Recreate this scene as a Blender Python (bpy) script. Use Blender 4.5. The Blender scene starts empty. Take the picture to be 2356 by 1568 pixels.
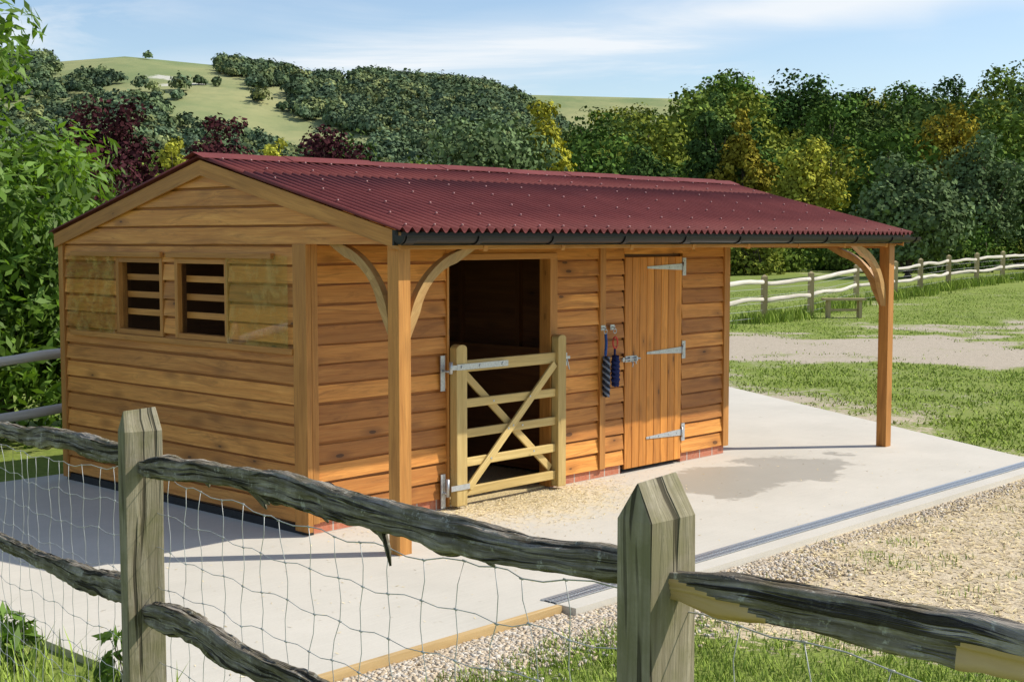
import bpy, math, random
import numpy as np
from mathutils import Vector, Matrix, noise
random.seed(7); RNG=np.random.default_rng(7)
scn=bpy.context.scene
scn.view_settings.view_transform='Standard'; scn.view_settings.look='None'
scn.view_settings.exposure=0
# ------------------------------------------------------------------ frames
CX,CY=-1.576,10.526; ANG=math.radians(46.76)
ca,sa=math.cos(ANG),math.sin(ANG)
def B2W(a,b): return (CX+a*ca-b*sa, CY+a*sa+b*ca)
def W2B(x,y):
    dx,dy=x-CX,y-CY
    return (dx*ca+dy*sa, -dx*sa+dy*ca)
def sm(t):
    t=np.clip(t,0,1); return t*t*(3-2*t)
def link(o,parent=None):
    scn.collection.objects.link(o)
    if parent: o.parent=parent
    return o
def empty(name,bframe=False):
    e=bpy.data.objects.new(name,None); e.empty_display_size=.2
    if bframe: e.location=(CX,CY,0); e.rotation_euler=(0,0,ANG)
    return link(e)
# ------------------------------------------------------------------ node helpers
class NT:
    def __init__(s,mat):
        mat.use_nodes=True; s.t=mat.node_tree; s.t.nodes.clear(); s.m=mat
    def n(s,typ,props=None,**inp):
        nd=s.t.nodes.new(typ)
        for k,v in (props or {}).items(): setattr(nd,k,v)
        for k,v in inp.items():
            key=int(k[1:]) if k[0]=='i' and k[1:].isdigit() else k.replace('_',' ')
            s.set(nd.inputs[key],v)
        return nd
    def set(s,sock,v):
        if isinstance(v,bpy.types.NodeSocket): s.t.links.new(v,sock)
        else:
            if isinstance(v,(tuple,list)) and len(v)==3 and sock.type=='RGBA': v=(*v,1)
            sock.default_value=v
    def math(s,op,a,b=0.0,c=None):
        nd=s.n('ShaderNodeMath',{'operation':op},i0=a,i1=b)
        if c is not None: s.set(nd.inputs[2],c)
        return nd.outputs[0]
    def mix(s,f,a,b,mode='MIX'):
        nd=s.n('ShaderNodeMix',{'data_type':'RGBA','blend_type':mode})
        s.set(nd.inputs[0],f); s.set(nd.inputs[6],a); s.set(nd.inputs[7],b)
        return nd.outputs[2]
    def rng(s,v,a,b,c=0.0,d=1.0):
        return s.n('ShaderNodeMapRange',{'clamp':True},i0=v,i1=a,i2=b,i3=c,i4=d).outputs[0]
    def noise(s,vec,scale,detail=4,rough=.6,dist=0):
        nd=s.n('ShaderNodeTexNoise',None,Scale=scale,Detail=detail,Roughness=rough,Distortion=dist)
        if vec is not None: s.set(nd.inputs['Vector'],vec)
        return nd.outputs[0]
    def map(s,vec,scale=(1,1,1),rot=(0,0,0),loc=(0,0,0)):
        return s.n('ShaderNodeMapping',None,Vector=vec,Scale=scale,Rotation=rot,Location=loc).outputs[0]
    def attr(s,name): return s.n('ShaderNodeAttribute',{'attribute_name':name}).outputs['Fac']
    def bump(s,h,strength=.3,dist=.01):
        return s.n('ShaderNodeBump',None,Height=h,Strength=strength,Distance=dist).outputs[0]
    def out(s,sh): 
        o=s.n('ShaderNodeOutputMaterial'); s.t.links.new(sh,o.inputs[0]); return s.m
    def pbr(s,col,rough=.6,normal=None,metal=0.0,spec=.4):
        p=s.n('ShaderNodeBsdfPrincipled')
        s.set(p.inputs['Base Color'],col); s.set(p.inputs['Roughness'],rough); s.set(p.inputs['Metallic'],metal)
        s.set(p.inputs['Specular IOR Level'],spec)
        if normal is not None: s.set(p.inputs['Normal'],normal)
        return p.outputs[0]
def M(name): return NT(bpy.data.materials.new(name))
def wood_mat(name,light,dark,knot=1.0,rough=.55,gs=(1.2,22,1),bump=.25,var=.35,green=None,knotcol=None,kscale=(2.3,6.2,1),bdist=.006,spec=.4,crack=None,lichen=None,flame=0.0):
    t=M(name); uv=t.n('ShaderNodeUVMap',{'uv_map':'UVMap'}).outputs[0]
    wob=t.n('ShaderNodeTexNoise',None,Vector=t.map(uv,(1.6,5,1)),Scale=1.0,Detail=2.0).outputs['Color']
    v2=t.n('ShaderNodeVectorMath',{'operation':'MULTIPLY_ADD'},i0=wob,i1=(.05,.05,0),i2=uv).outputs[0]
    vk=t.map(v2,kscale)
    vor=t.n('ShaderNodeTexVoronoi',None,Vector=vk,Scale=1.0)
    kd=vor.outputs['Distance']; kr=t.n('ShaderNodeSeparateColor',None,Color=vor.outputs['Color']).outputs[0]
    g=t.noise(t.map(v2,gs),1.0,5,.68,.6)
    g2=t.noise(t.map(uv,(gs[0]*.5,gs[1]*.28,1)),1.0,3,.5,1.2)
    c=t.mix(t.rng(g,.32,.68),dark,light)
    c=t.mix(t.rng(g2,.35,.7,0,.5),c,tuple(x*.7 for x in dark))
    if flame:
        fl=t.noise(t.map(v2,(1.1,9,1)),1.0,5,.7,1.6)
        c=t.mix(t.rng(fl,.53,.66,0,flame),c,tuple(x*.50 for x in dark))
        fine=t.noise(t.map(v2,(3,95,1)),1.0,3,.6,.2)
        c=t.mix(t.rng(fine,.45,.7,0,.45),c,tuple(x*.62 for x in dark))
    big=t.math('MULTIPLY',t.math('GREATER_THAN',kr,.38),knot)      # only some cells carry a knot
    sz=t.rng(kr,.38,1,.05,.11)
    k=t.math('MULTIPLY',t.math('LESS_THAN',kd,sz),big)
    halo=t.math('MULTIPLY',t.rng(kd,.07,.36,.75,0),big)
    c=t.mix(halo,c,tuple(x*.50 for x in dark))
    kc=knotcol or tuple(x*.15 for x in dark)
    c=t.mix(t.math('MULTIPLY',k,.8),c,kc)
    r=t.attr('rnd')
    c=t.mix(1.0,c,t.n('ShaderNodeCombineColor',None,i0=t.rng(r,0,1,1-var,1+var*.45),i1=t.rng(r,0,1,1-var*1.15,1+var*.5),i2=t.rng(r,0,1,1-var*1.2,1+var*.6)).outputs[0],'MULTIPLY')
    h=g
    if green is not None or lichen is not None or crack is not None:
        ob=t.n('ShaderNodeTexCoord').outputs['Object']
    if green is not None:
        gm=t.rng(t.noise(ob,9,5,.7),.42,.62,0,.75)
        c=t.mix(gm,c,green)
    if lichen is not None:
        lm=t.rng(t.noise(ob,26,4,.75),.58,.66,0,.8)
        c=t.mix(lm,c,lichen)
    if crack is not None:
        cr=t.noise(t.map(v2,(crack[0],crack[1],1)),1.0,3,.55,.3)
        cm=t.rng(cr,.57,.63,0,1)
        c=t.mix(t.math('MULTIPLY',cm,.85),c,tuple(x*.25 for x in dark))
        h=t.math('SUBTRACT',g,t.math('MULTIPLY',cm,1.2))
    return t.out(t.pbr(c,rough,t.bump(h,bump,bdist),0,spec))
def plain(name,col,rough=.5,metal=0.0,nscale=20,amt=.25,bump=0.1,spec=.4):
    t=M(name); ob=t.n('ShaderNodeTexCoord').outputs['Object']
    n=t.noise(ob,nscale,4,.6)
    c=t.mix(t.rng(n,.3,.7),tuple(x*(1-amt) for x in col),tuple(min(1,x*(1+amt)) for x in col))
    return t.out(t.pbr(c,rough,t.bump(n,bump,.003),metal,spec))
# ------------------------------------------------------------------ mesh builder
class MB:
    def __init__(s): s.V=[];s.F=[];s.UV=[];s.R=[];s.MI=[];s.S=[]
    def poly(s,idx,U,off,r,m=0,smooth=False):
        P=[s.V[i] for i in idx]; n=Vector((0,0,0))
        for i in range(len(P)):
            a,b=P[i],P[(i+1)%len(P)]
            n+=Vector(((a[1]-b[1])*(a[2]+b[2]),(a[2]-b[2])*(a[0]+b[0]),(a[0]-b[0])*(a[1]+b[1])))
        if n.length<1e-14: n=Vector((0,0,1))
        n.normalize(); UU=U
        if abs(n.dot(U))>.8:
            UU=n.orthogonal().normalized()
        VV=n.cross(UU)
        if VV.length<1e-6: VV=Vector((0,0,1))
        VV.normalize()
        s.F.append(tuple(idx)); s.UV+= [(Vector(p).dot(UU)+off[0],Vector(p).dot(VV)+off[1]) for p in P]
        s.R.append(r); s.MI.append(m); s.S.append(smooth)
    def hexa(s,p,U,m=0,r=None):
        r=random.random() if r is None else r; off=(random.uniform(0,90),random.uniform(0,90))
        U=Vector(U).normalized(); b=len(s.V); s.V+=[tuple(q) for q in p]
        for f in ((3,2,1,0),(4,5,6,7),(0,1,5,4),(1,2,6,5),(2,3,7,6),(3,0,4,7)):
            s.poly([b+i for i in f],U,off,r,m)
    def box(s,x0,x1,y0,y1,z0,z1,m=0,r=None,U=None):
        if U is None:
            d=(x1-x0,y1-y0,z1-z0); k=max(range(3),key=lambda i:d[i]); U=[0,0,0];U[k]=1
        s.hexa([(x0,y0,z0),(x1,y0,z0),(x1,y1,z0),(x0,y1,z0),(x0,y0,z1),(x1,y0,z1),(x1,y1,z1),(x0,y1,z1)],U,m,r)
    def beam(s,p,q,w,h,m=0,r=None,up=(0,0,1)):
        p,q=Vector(p),Vector(q); d=(q-p).normalized(); up=Vector(up)
        sd=d.cross(up).normalized(); u2=sd.cross(d).normalized(); sd*=w/2; u2*=h/2
        s.hexa([p-sd-u2,p+sd-u2,q+sd-u2,q-sd-u2,p-sd+u2,p+sd+u2,q+sd+u2,q-sd+u2],d,m,r)
    def prism(s,pts,ext,U,m=0,r=None):
        r=random.random() if r is None else r; off=(random.uniform(0,90),random.uniform(0,90)); U=Vector(U).normalized()
        n=len(pts); b=len(s.V); e=Vector(ext)
        s.V+=[tuple(q) for q in pts]+[tuple(Vector(q)+e) for q in pts]
        s.poly([b+i for i in range(n)][::-1],U,off,r,m); s.poly([b+n+i for i in range(n)],U,off,r,m)
        for i in range(n):
            j=(i+1)%n; s.poly([b+i,b+j,b+n+j,b+n+i],U,off,r,m)
    def tube(s,path,rad,seg=8,m=0,r=None,sec=None,smooth=True,cap=True,up=(0,0,1),mfn=None):
        path=[Vector(p) for p in path]; n=len(path)
        r=random.random() if r is None else r; off=(random.uniform(0,90),random.uniform(0,90))
        b=len(s.V); ln=0; uv=[]
        for i,p in enumerate(path):
            d=(path[min(i+1,n-1)]-path[max(i-1,0)]).normalized(); upv=Vector(up)
            if abs(d.dot(upv))>.95: upv=Vector((1,0,0))
            sd=d.cross(upv).normalized(); u2=sd.cross(d)
            rr=rad[i] if isinstance(rad,list) else rad
            if not isinstance(rr,tuple): rr=(rr,rr)
            if i: ln+=(p-path[i-1]).length
            for k in range(seg):
                th=2*math.pi*k/seg; mul=sec(i,th) if sec else 1
                s.V.append(tuple(p+sd*math.cos(th)*rr[0]*mul+u2*math.sin(th)*rr[1]*mul))
            uv.append(ln)
        R0=rad[len(rad)//2] if isinstance(rad,list) else rad
        R0=R0[1] if isinstance(R0,tuple) else R0
        for i in range(n-1):
            for k in range(seg):
                k2=(k+1)%seg
                s.F.append((b+i*seg+k,b+i*seg+k2,b+(i+1)*seg+k2,b+(i+1)*seg+k))
                c=2*math.pi*R0/seg
                s.UV+=[(uv[i]+off[0],k*c+off[1]),(uv[i]+off[0],(k+1)*c+off[1]),(uv[i+1]+off[0],(k+1)*c+off[1]),(uv[i+1]+off[0],k*c+off[1])]
                s.R.append(r);s.MI.append(mfn(i,k) if mfn else m);s.S.append(smooth)
        if cap:
            U=Vector((1,0,0))
            s.poly([b+k for k in range(seg)][::-1],U,off,r,m); s.poly([b+(n-1)*seg+k for k in range(seg)],U,off,r,m)
    def obj(s,name,mats,parent=None,bevel=0):
        me=bpy.data.meshes.new(name); me.from_pydata(s.V,[],s.F)
        uvl=me.uv_layers.new(name='UVMap'); uvl.data.foreach_set('uv',np.array(s.UV,dtype=np.float32).ravel())
        at=me.attributes.new('rnd','FLOAT','FACE'); at.data.foreach_set('value',np.array(s.R,dtype=np.float32))
        me.polygons.foreach_set('material_index',np.array(s.MI,dtype=np.int32))
        me.polygons.foreach_set('use_smooth',np.array(s.S,dtype=bool))
        for m in (mats if isinstance(mats,(list,tuple)) else [mats]): me.materials.append(m)
        me.update(); o=bpy.data.objects.new(name,me); link(o,parent)
        if bevel:
            bv=o.modifiers.new('bevel','BEVEL'); bv.width=bevel; bv.segments=2; bv.limit_method='ANGLE'
        return o
def np_mesh(name,V,Q,mats,mi=None,shade=None,tri=False,smooth=False):
    k=3 if tri else 4
    me=bpy.data.meshes.new(name); V=np.asarray(V,dtype=np.float32); Q=np.asarray(Q,dtype=np.int32)
    me.vertices.add(len(V)); me.vertices.foreach_set('co',V.ravel())
    me.loops.add(Q.size); me.loops.foreach_set('vertex_index',Q.ravel())
    me.polygons.add(len(Q)); me.polygons.foreach_set('loop_start',np.arange(0,Q.size,k,dtype=np.int32))
    try: me.polygons.foreach_set('loop_total',np.full(len(Q),k,dtype=np.int32))
    except Exception: pass
    if mi is not None: me.polygons.foreach_set('material_index',np.asarray(mi,dtype=np.int32))
    if smooth: me.polygons.foreach_set('use_smooth',np.ones(len(Q),dtype=bool))
    if shade is not None:
        at=me.attributes.new('shade','FLOAT','FACE'); at.data.foreach_set('value',np.asarray(shade,dtype=np.float32))
    for m in (mats if isinstance(mats,(list,tuple)) else [mats]): me.materials.append(m)
    me.update(calc_edges=True); me.validate(); return me
# ------------------------------------------------------------------ materials
m_board=wood_mat('stained_board',(.86,.40,.088),(.60,.225,.036),1.0,var=.40,flame=.6)
m_frame=wood_mat('stained_frame',(.68,.325,.080),(.48,.20,.040),.5,var=.2,flame=.35)
m_door=wood_mat('door_board',(.86,.365,.066),(.60,.225,.035),.9,var=.2,kscale=(3,9,1),flame=.4)
m_gate=wood_mat('treated_gate_wood',(.76,.58,.24),(.58,.41,.14),.35,var=.15,flame=.2)
m_brace=wood_mat('oak_brace',(.60,.38,.14),(.44,.24,.075),.2,var=.1,flame=.2)
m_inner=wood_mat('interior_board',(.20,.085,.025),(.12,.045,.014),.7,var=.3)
m_post=wood_mat('weathered_post',(.48,.43,.31),(.20,.172,.11),.25,.85,gs=(2,38,1),bump=.8,var=.12,green=(.20,.185,.095),spec=.15,bdist=.008,crack=(1.3,34))
m_rail=wood_mat('weathered_rail',(.58,.53,.44),(.085,.070,.052),.1,.95,gs=(4,75,1),bump=1.0,var=.1,green=(.13,.115,.062),bdist=.012,spec=.1,crack=(2.2,70),lichen=(.50,.49,.40))
m_railfar=wood_mat('cleft_rail',(.74,.70,.62),(.52,.48,.39),.1,.9,var=.2)
m_postfar=wood_mat('fence_post_wood',(.56,.46,.25),(.42,.32,.16),.2,.85,var=.2)
m_cut=wood_mat('cut_wood',(.72,.53,.26),(.56,.38,.16),.2,.8,var=.1)
m_galv=plain('galvanised_steel',(.50,.53,.55),.42,.6,60,.15)
m_black=plain('black_plastic',(.008,.008,.009),.38,0,8,.2,.02,.3)
m_dpc_drain_shade=plain('damp_course_and_drain_shade',(.02,.02,.022),.7)
m_wire=plain('wire',(.45,.46,.45),.5,.3)
def mk_roof():
    t=M('corrugated_bitumen_red'); ob=t.n('ShaderNodeTexCoord').outputs['Object']
    n=t.noise(ob,2.5,5,.65); n2=t.noise(ob,90,3,.6)
    c=t.mix(t.rng(n,.35,.7),(.145,.031,.029),(.20,.046,.041))
    c=t.mix(t.rng(n2,.45,.75,0,.3),c,(.27,.11,.10))
    sx=t.n('ShaderNodeSeparateXYZ',None,Vector=ob).outputs[0]
    sheet=t.n('ShaderNodeTexWhiteNoise',{'noise_dimensions':'1D'},W=t.math('FLOOR',t.math('MULTIPLY',sx,1/.86))).outputs[0]
    c=t.mix(t.rng(sheet,0,1,0,.25),c,(.11,.022,.022))
    return t.out(t.pbr(c,.75,t.bump(n2,.25,.003),0,.2))
m_roof=mk_roof()
m_nail=plain('nail_cap',(.48,.27,.25),.5)
def mk_brick():
    t=M('brick'); ob=t.n('ShaderNodeTexCoord').outputs['Object']
    br=t.n('ShaderNodeTexBrick',None,Vector=t.map(ob,(1,1,1),(math.radians(90),0,0)),Color1=(.50,.16,.085,1),Color2=(.38,.13,.07,1),Mortar=(.45,.41,.36,1),Scale=1.0)
    br.inputs['Mortar Size'].default_value=.008; br.inputs['Brick Width'].default_value=.225; br.inputs['Row Height'].default_value=.3
    n=t.noise(ob,30,4)
    c=t.mix(t.rng(n,.4,.75,0,.5),br.outputs[0],(.5,.3,.2))
    return t.out(t.pbr(c,.85,t.bump(n,.5,.01)))
m_brick=mk_brick()
def mk_conc():
    t=M('concrete'); ob=t.n('ShaderNodeTexCoord').outputs['Object']
    n=t.noise(ob,.8,5,.65); n2=t.noise(ob,60,3,.7); n3=t.noise(t.map(ob,(3,60,1)),1,4,.6)
    c=t.mix(t.rng(n,.3,.7),(.53,.505,.43),(.64,.605,.52))
    c=t.mix(t.rng(n2,.35,.7,0,.25),c,(.44,.41,.34))
    c=t.mix(t.rng(n3,.4,.7,0,.25),c,(.70,.665,.58))
    v=t.n('ShaderNodeVectorMath',{'operation':'SUBTRACT'},i0=ob,i1=(4.75,-1.0,0)).outputs[0]
    v=t.map(v,(1/1.65,1/.66,0)); 
    L=t.n('ShaderNodeVectorMath',{'operation':'LENGTH'},i0=v).outputs['Value']
    L=t.math('ADD',L,t.rng(t.noise(ob,1.7,5,.6),.3,.7,-.45,.45))
    wet=t.rng(L,.82,.95,.6,0)
    c=t.mix(wet,c,(.28,.25,.19))
    v=t.n('ShaderNodeVectorMath',{'operation':'SUBTRACT'},i0=ob,i1=(2.2,-.2,0)).outputs[0]
    L=t.n('ShaderNodeVectorMath',{'operation':'LENGTH'},i0=t.map(v,(1/1.25,1/.95,0))).outputs['Value']
    L=t.math('ADD',L,t.rng(t.noise(ob,5,5,.7),.3,.7,-.35,.35))
    c=t.mix(t.rng(L,.5,1.1,.75,0),c,(.74,.63,.42))
    sp=t.rng(t.noise(ob,7,3,.6),.68,.75,0,.55)
    c=t.mix(sp,c,(.36,.31,.22))
    rg=t.rng(wet,0,.6,.85,.55)
    return t.out(t.pbr(c,rg,t.bump(t.math('ADD',n3,n2),.2,.004),0,.25))
m_conc=mk_conc()
def mk_ground():
    t=M('ground_grass_and_straw'); g=t.n('ShaderNodeNewGeometry').outputs['Position']
    cov=t.attr('cover')
    n=t.noise(g,1.6,5,.7); nf=t.noise(g,14,5,.75); nl=t.noise(g,.12,3,.6); vf=t.noise(g,70,2,.7)
    gr=t.mix(t.rng(nf,.3,.7),(.13,.19,.032),(.25,.305,.07))
    gr=t.mix(t.rng(nl,.35,.65,0,.5),gr,(.25,.31,.065))
    gr=t.mix(t.rng(n,.5,.75,0,.5),gr,(.33,.32,.13))
    st=t.mix(t.rng(nf,.35,.68),(.40,.32,.20),(.64,.54,.37))
    st=t.mix(t.rng(vf,.4,.65),st,(.70,.60,.43))
    st=t.mix(t.rng(n,.55,.75,0,.45),st,(.34,.27,.16))
    bare=t.mix(t.rng(nf,.3,.7),(.38,.325,.245),(.52,.45,.35))
    far=t.attr('bare')
    st=t.mix(far,st,bare)
    f=t.math('ADD',cov,t.rng(nf,.25,.75,-.5,.5)); f=t.math('ADD',f,t.rng(n,.3,.7,-.28,.28))
    c=t.mix(t.rng(f,.40,.60),st,gr)
    return t.out(t.pbr(c,.95,t.bump(nf,.6,.04),0,.1))
m_ground=mk_ground()
def leaf_mat(name,cols,trans=.25,var=.35,cheap=False):
    t=M(name); r=t.n('ShaderNodeObjectInfo').outputs['Random']
    rmp=t.n('ShaderNodeValToRGB',None,Fac=r); cr=rmp.color_ramp; cr.interpolation='CONSTANT' if len(cols)>3 else 'LINEAR'
    while len(cr.elements)<len(cols): cr.elements.new(.5)
    for i,cc in enumerate(cols):
        cr.elements[i].position=i/len(cols) if len(cols)>3 else i/max(1,len(cols)-1); cr.elements[i].color=(*cc,1)
    s=t.attr('shade')
    if cheap: k=s
    else:
        ob=t.n('ShaderNodeTexCoord').outputs['Object']; nn=t.noise(ob,1.3,2,.6)
        k=t.math('MULTIPLY',s,t.rng(nn,.3,.7,1-var,1+var))
    c=t.mix(1.0,rmp.outputs[0],t.n('ShaderNodeCombineColor',None,i0=k,i1=k,i2=t.math('MULTIPLY',k,.9)).outputs[0],'MULTIPLY')
    if cheap: return t.out(t.n('ShaderNodeBsdfDiffuse',None,Color=c).outputs[0])
    p=t.pbr(c,.55,None,0,.25)
    tr=t.n('ShaderNodeBsdfTranslucent',None,Color=t.mix(1.0,c,(1.5,1.6,.6),'MULTIPLY')).outputs[0]
    mx=t.n('ShaderNodeMixShader',None,i0=trans,i1=p,i2=tr).outputs[0]
    return t.out(mx)
m_bark=plain('bark',(.10,.08,.055),.9,0,6,.4,.6)
lf_wood=leaf_mat('leaf_woodland',[(.085,.145,.032),(.14,.20,.040),(.10,.15,.045),(.21,.245,.045),(.060,.11,.032),(.16,.22,.05),(.26,.27,.045),(.095,.165,.038)],cheap=True)
lf_copper=leaf_mat('leaf_copper',[(.055,.020,.026),(.070,.024,.030)],cheap=True)
lf_yellow=leaf_mat('leaf_yellow',[(.38,.37,.05),(.34,.35,.06)],cheap=True)
lf_orange=leaf_mat('leaf_orange',[(.31,.25,.035),(.27,.24,.04)],cheap=True)
lf_dark=leaf_mat('leaf_dark',[(.065,.115,.035),(.07,.12,.04)],cheap=True)
lf_silver=leaf_mat('leaf_silver',[(.13,.185,.09),(.12,.17,.08)],cheap=True)
lf_elder=leaf_mat('leaf_elder',[(.125,.215,.036),(.11,.195,.030)],.3,.45)
def mk_hillleaf():
    t=M('leaf_hill'); s=t.attr('shade'); h=t.attr('hue')
    rmp=t.n('ShaderNodeValToRGB',None,Fac=h); cr=rmp.color_ramp
    cr.elements[0].color=(.080,.12,.075,1); cr.elements[1].color=(.24,.26,.10,1); e_=cr.elements.new(.5); e_.color=(.12,.17,.082,1)  # lighter, bluer greens: distance haze put into the leaf colour
    c=t.mix(1.0,rmp.outputs[0],t.n('ShaderNodeCombineColor',None,i0=s,i1=s,i2=s).outputs[0],'MULTIPLY')
    return t.out(t.n('ShaderNodeBsdfDiffuse',None,Color=c).outputs[0])
lf_hill=mk_hillleaf()
# ------------------------------------------------------------------ terrain
def rise(x,y):
    z=.55*sm((y-35)/28)*sm((x+2)/18)
    z=z+11.5*sm((y-95)/150)*sm((x+22)/60)+ 4.5*sm((y-105)/150)
    return z
def G(x,y):
    a,b=W2B(x,y)
    bank=(.3+.35*np.clip((-1.8-b)/5.2,0,1))*sm((-a-2.95)/1.2)
    return -.045+bank+rise(x,y)
def nz(x,y,s,o=0): return noise.noise(Vector((x*s+o,y*s-o,o*.37)))
def cover(x,y):
    a,b=W2B(x,y); c=.95
    if b<-2.7:
        c=.05+.85*float(sm((.9-a-.3*(b+4))/1.4)) + .5*nz(x,y,.9,3)
        c-= .9*float(sm((b+3.35)/.3))
        c+= .75*float(sm((-b-7.2)/2.0))
        if a>5: c+=.35*float(sm((a-5)/3))
    elif a>5:
        d=a-(7.66+(b+2.32)*.586)
        c=.40+.5*float(sm(d/2.5))+.6*nz(x,y,.6,5)
    e=math.hypot((x-8.0)/5.6,(y-29.5)/5.2)+.6*nz(x,y,.3,9)+.25*nz(x,y,1.1,2)
    c-= .85*float(sm((1.15-e)/.45))
    e=math.hypot((x-15)/7,(y-36)/2.2)+.6*nz(x,y,.35,11)
    c-= .45*float(sm((1.1-e)/.35))
    if a<-2.8: c=1
    return max(0,min(1,c))
def axis(lo,hi,step,far,g=1.12):
    v=list(np.arange(lo,hi+1e-6,step)); s=step
    while v[-1]<far: s*=g; v.append(v[-1]+s)
    s=step; w=[lo]
    while w[-1]>-far*(.05 if lo>=0 else 1): s*=g; w.append(w[-1]-s)
    return np.array(sorted(w[1:])+v)
xs=axis(-8,18,.25,3500); ys=axis(0,46,.25,3500)
X,Y=np.meshgrid(xs,ys); Z=G(X,Y)
Z=Z+np.array([[.012*nz(x,y,1.3) if abs(x)<40 and y<80 else 0 for x in xs] for y in ys])
nx,ny=len(xs),len(ys)
V=np.stack([X,Y,Z],-1).reshape(-1,3)
i=np.arange(nx-1)[None,:]+nx*np.arange(ny-1)[:,None]
Q=np.stack([i,i+1,i+1+nx,i+nx],-1).reshape(-1,4)
me=np_mesh('ground',V,Q,m_ground,smooth=True)
cv=np.array([cover(x,y) if abs(x)<60 and y<90 else 1.0 for y in ys for x in xs],dtype=np.float32)
me.attributes.new('cover','FLOAT','POINT').data.foreach_set('value',cv)
br=np.clip((Y.reshape(-1)-13)/8,0,1).astype(np.float32)
me.attributes.new('bare','FLOAT','POINT').data.foreach_set('value',br)
link(bpy.data.objects.new('ground',me))
# ------------------------------------------------------------------ hills
cxs=[-900,-600,-336,-305,-251,-194,-148,-94,-22,6,60,130,300]
czs=[85,104,112,114,118,113,106,102,97,88,55,20,2]
def hillz(x,y):
    t=(y-330)/570.
    xr=x*900/np.maximum(y,500)
    c=np.interp(xr,cxs,czs)
    z=c*sm(t)*(1-.35*sm((y-920)/500))
    z=z+5*np.sin(x/47.+y/90.)*sm(t*2)*(1-t).clip(0,1)+3*np.sin(x/23.-y/61.)*sm(t*2)*(1-t).clip(0,1)
    return z-1.5
def ridgez(x,y):
    t=(y-1000)/560.
    xr=x*1500/np.maximum(y,900)
    c=np.interp(xr,[-600,-200,10,240,350,460,900],[150,162,166,160,152,142,120])
    return c*sm(t)*(1-.3*sm((y-1600)/800))-3
def mk_hill():
    t=M('downland_grass'); g=t.n('ShaderNodeNewGeometry').outputs['Position']
    n=t.noise(g,.012,6,.6); n2=t.noise(g,.08,5,.65)
    c=t.mix(t.rng(n,.38,.62),(.20,.25,.11),(.34,.34,.16))  # pale grass tones with distance haze baked in
    c=t.mix(t.rng(n2,.45,.7,0,.45),c,(.16,.21,.10))
    for (cx_,cy_,rx,ry) in ((-184,728,9,9),(-163,712,8,4),(-176,700,4,7)):
        v=t.n('ShaderNodeVectorMath',{'operation':'SUBTRACT'},i0=g,i1=(cx_,cy_,0)).outputs[0]
        L=t.n('ShaderNodeVectorMath',{'operation':'LENGTH'},i0=t.map(v,(1/rx,1/ry,0))).outputs['Value']
        L=t.math('ADD',L,t.rng(t.noise(g,.15,5,.7),.3,.7,-.7,.7))
        c=t.mix(t.rng(L,.5,1.0,.75,0),c,(.60,.58,.52))
    return t.out(t.pbr(c,.95,None,0,.05))
m_hill=mk_hill()
for nm,fn,x0,x1,y0,y1,nxx,nyy in (('hill',hillz,-1100,420,300,1500,150,100),('distant_ridge_hill',ridgez,-1400,1500,980,2400,120,60)):
    hx=np.linspace(x0,x1,nxx); hy=np.linspace(y0,y1,nyy); HX,HY=np.meshgrid(hx,hy)
    V=np.stack([HX,HY,fn(HX,HY)],-1).reshape(-1,3)
    i=np.arange(nxx-1)[None,:]+nxx*np.arange(nyy-1)[:,None]
    Q=np.stack([i,i+1,i+1+nxx,i+nxx],-1).reshape(-1,4)
    link(bpy.data.objects.new(nm,np_mesh(nm,V,Q,m_hill,smooth=True)))
# ------------------------------------------------------------------ trees
def unit(n,rng):
    v=rng.normal(size=(n,3)); return v/np.linalg.norm(v,axis=1)[:,None]
def quads_at(P,Nrm,size,rng,aspect=1.5,diamond=False):
    n=len(P); r=unit(n,rng); T=np.cross(Nrm,r); T/=np.linalg.norm(T,axis=1)[:,None]+1e-9
    Bt=np.cross(Nrm,T); s=size[:,None]
    if diamond:
        V=np.stack([P-T*s*aspect*.5,P+Bt*s*.34-T*s*.05,P+T*s*aspect*.5,P-Bt*s*.34-T*s*.05],1)
    else:
        V=np.stack([P-T*s*.6*aspect/1.5-Bt*s*.25,P+T*s*.2-Bt*s*.5,P+T*s*.6*aspect/1.5+Bt*s*.2,P-T*s*.15+Bt*s*.5],1)
    return V.reshape(-1,3), np.arange(n*4).reshape(n,4)
def tubes_np(segs,seg=6):
    Vs=[];Qs=[];b=0
    for p,q,r0,r1 in segs:
        p=np.array(p,float);q=np.array(q,float); d=q-p; d/=np.linalg.norm(d)+1e-9
        u=np.cross(d,[.3,.9,.1]); u/=np.linalg.norm(u); w=np.cross(d,u)
        th=np.arange(seg)*2*np.pi/seg
        ring=np.cos(th)[:,None]*u+np.sin(th)[:,None]*w
        Vs.append(p+ring*r0);Vs.append(q+ring*r1)
        k=np.arange(seg);k2=(k+1)%seg
        Qs.append(np.stack([b+k,b+k2,b+seg+k2,b+seg+k],1)); b+=2*seg
    return np.concatenate(Vs),np.concatenate(Qs)
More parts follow.
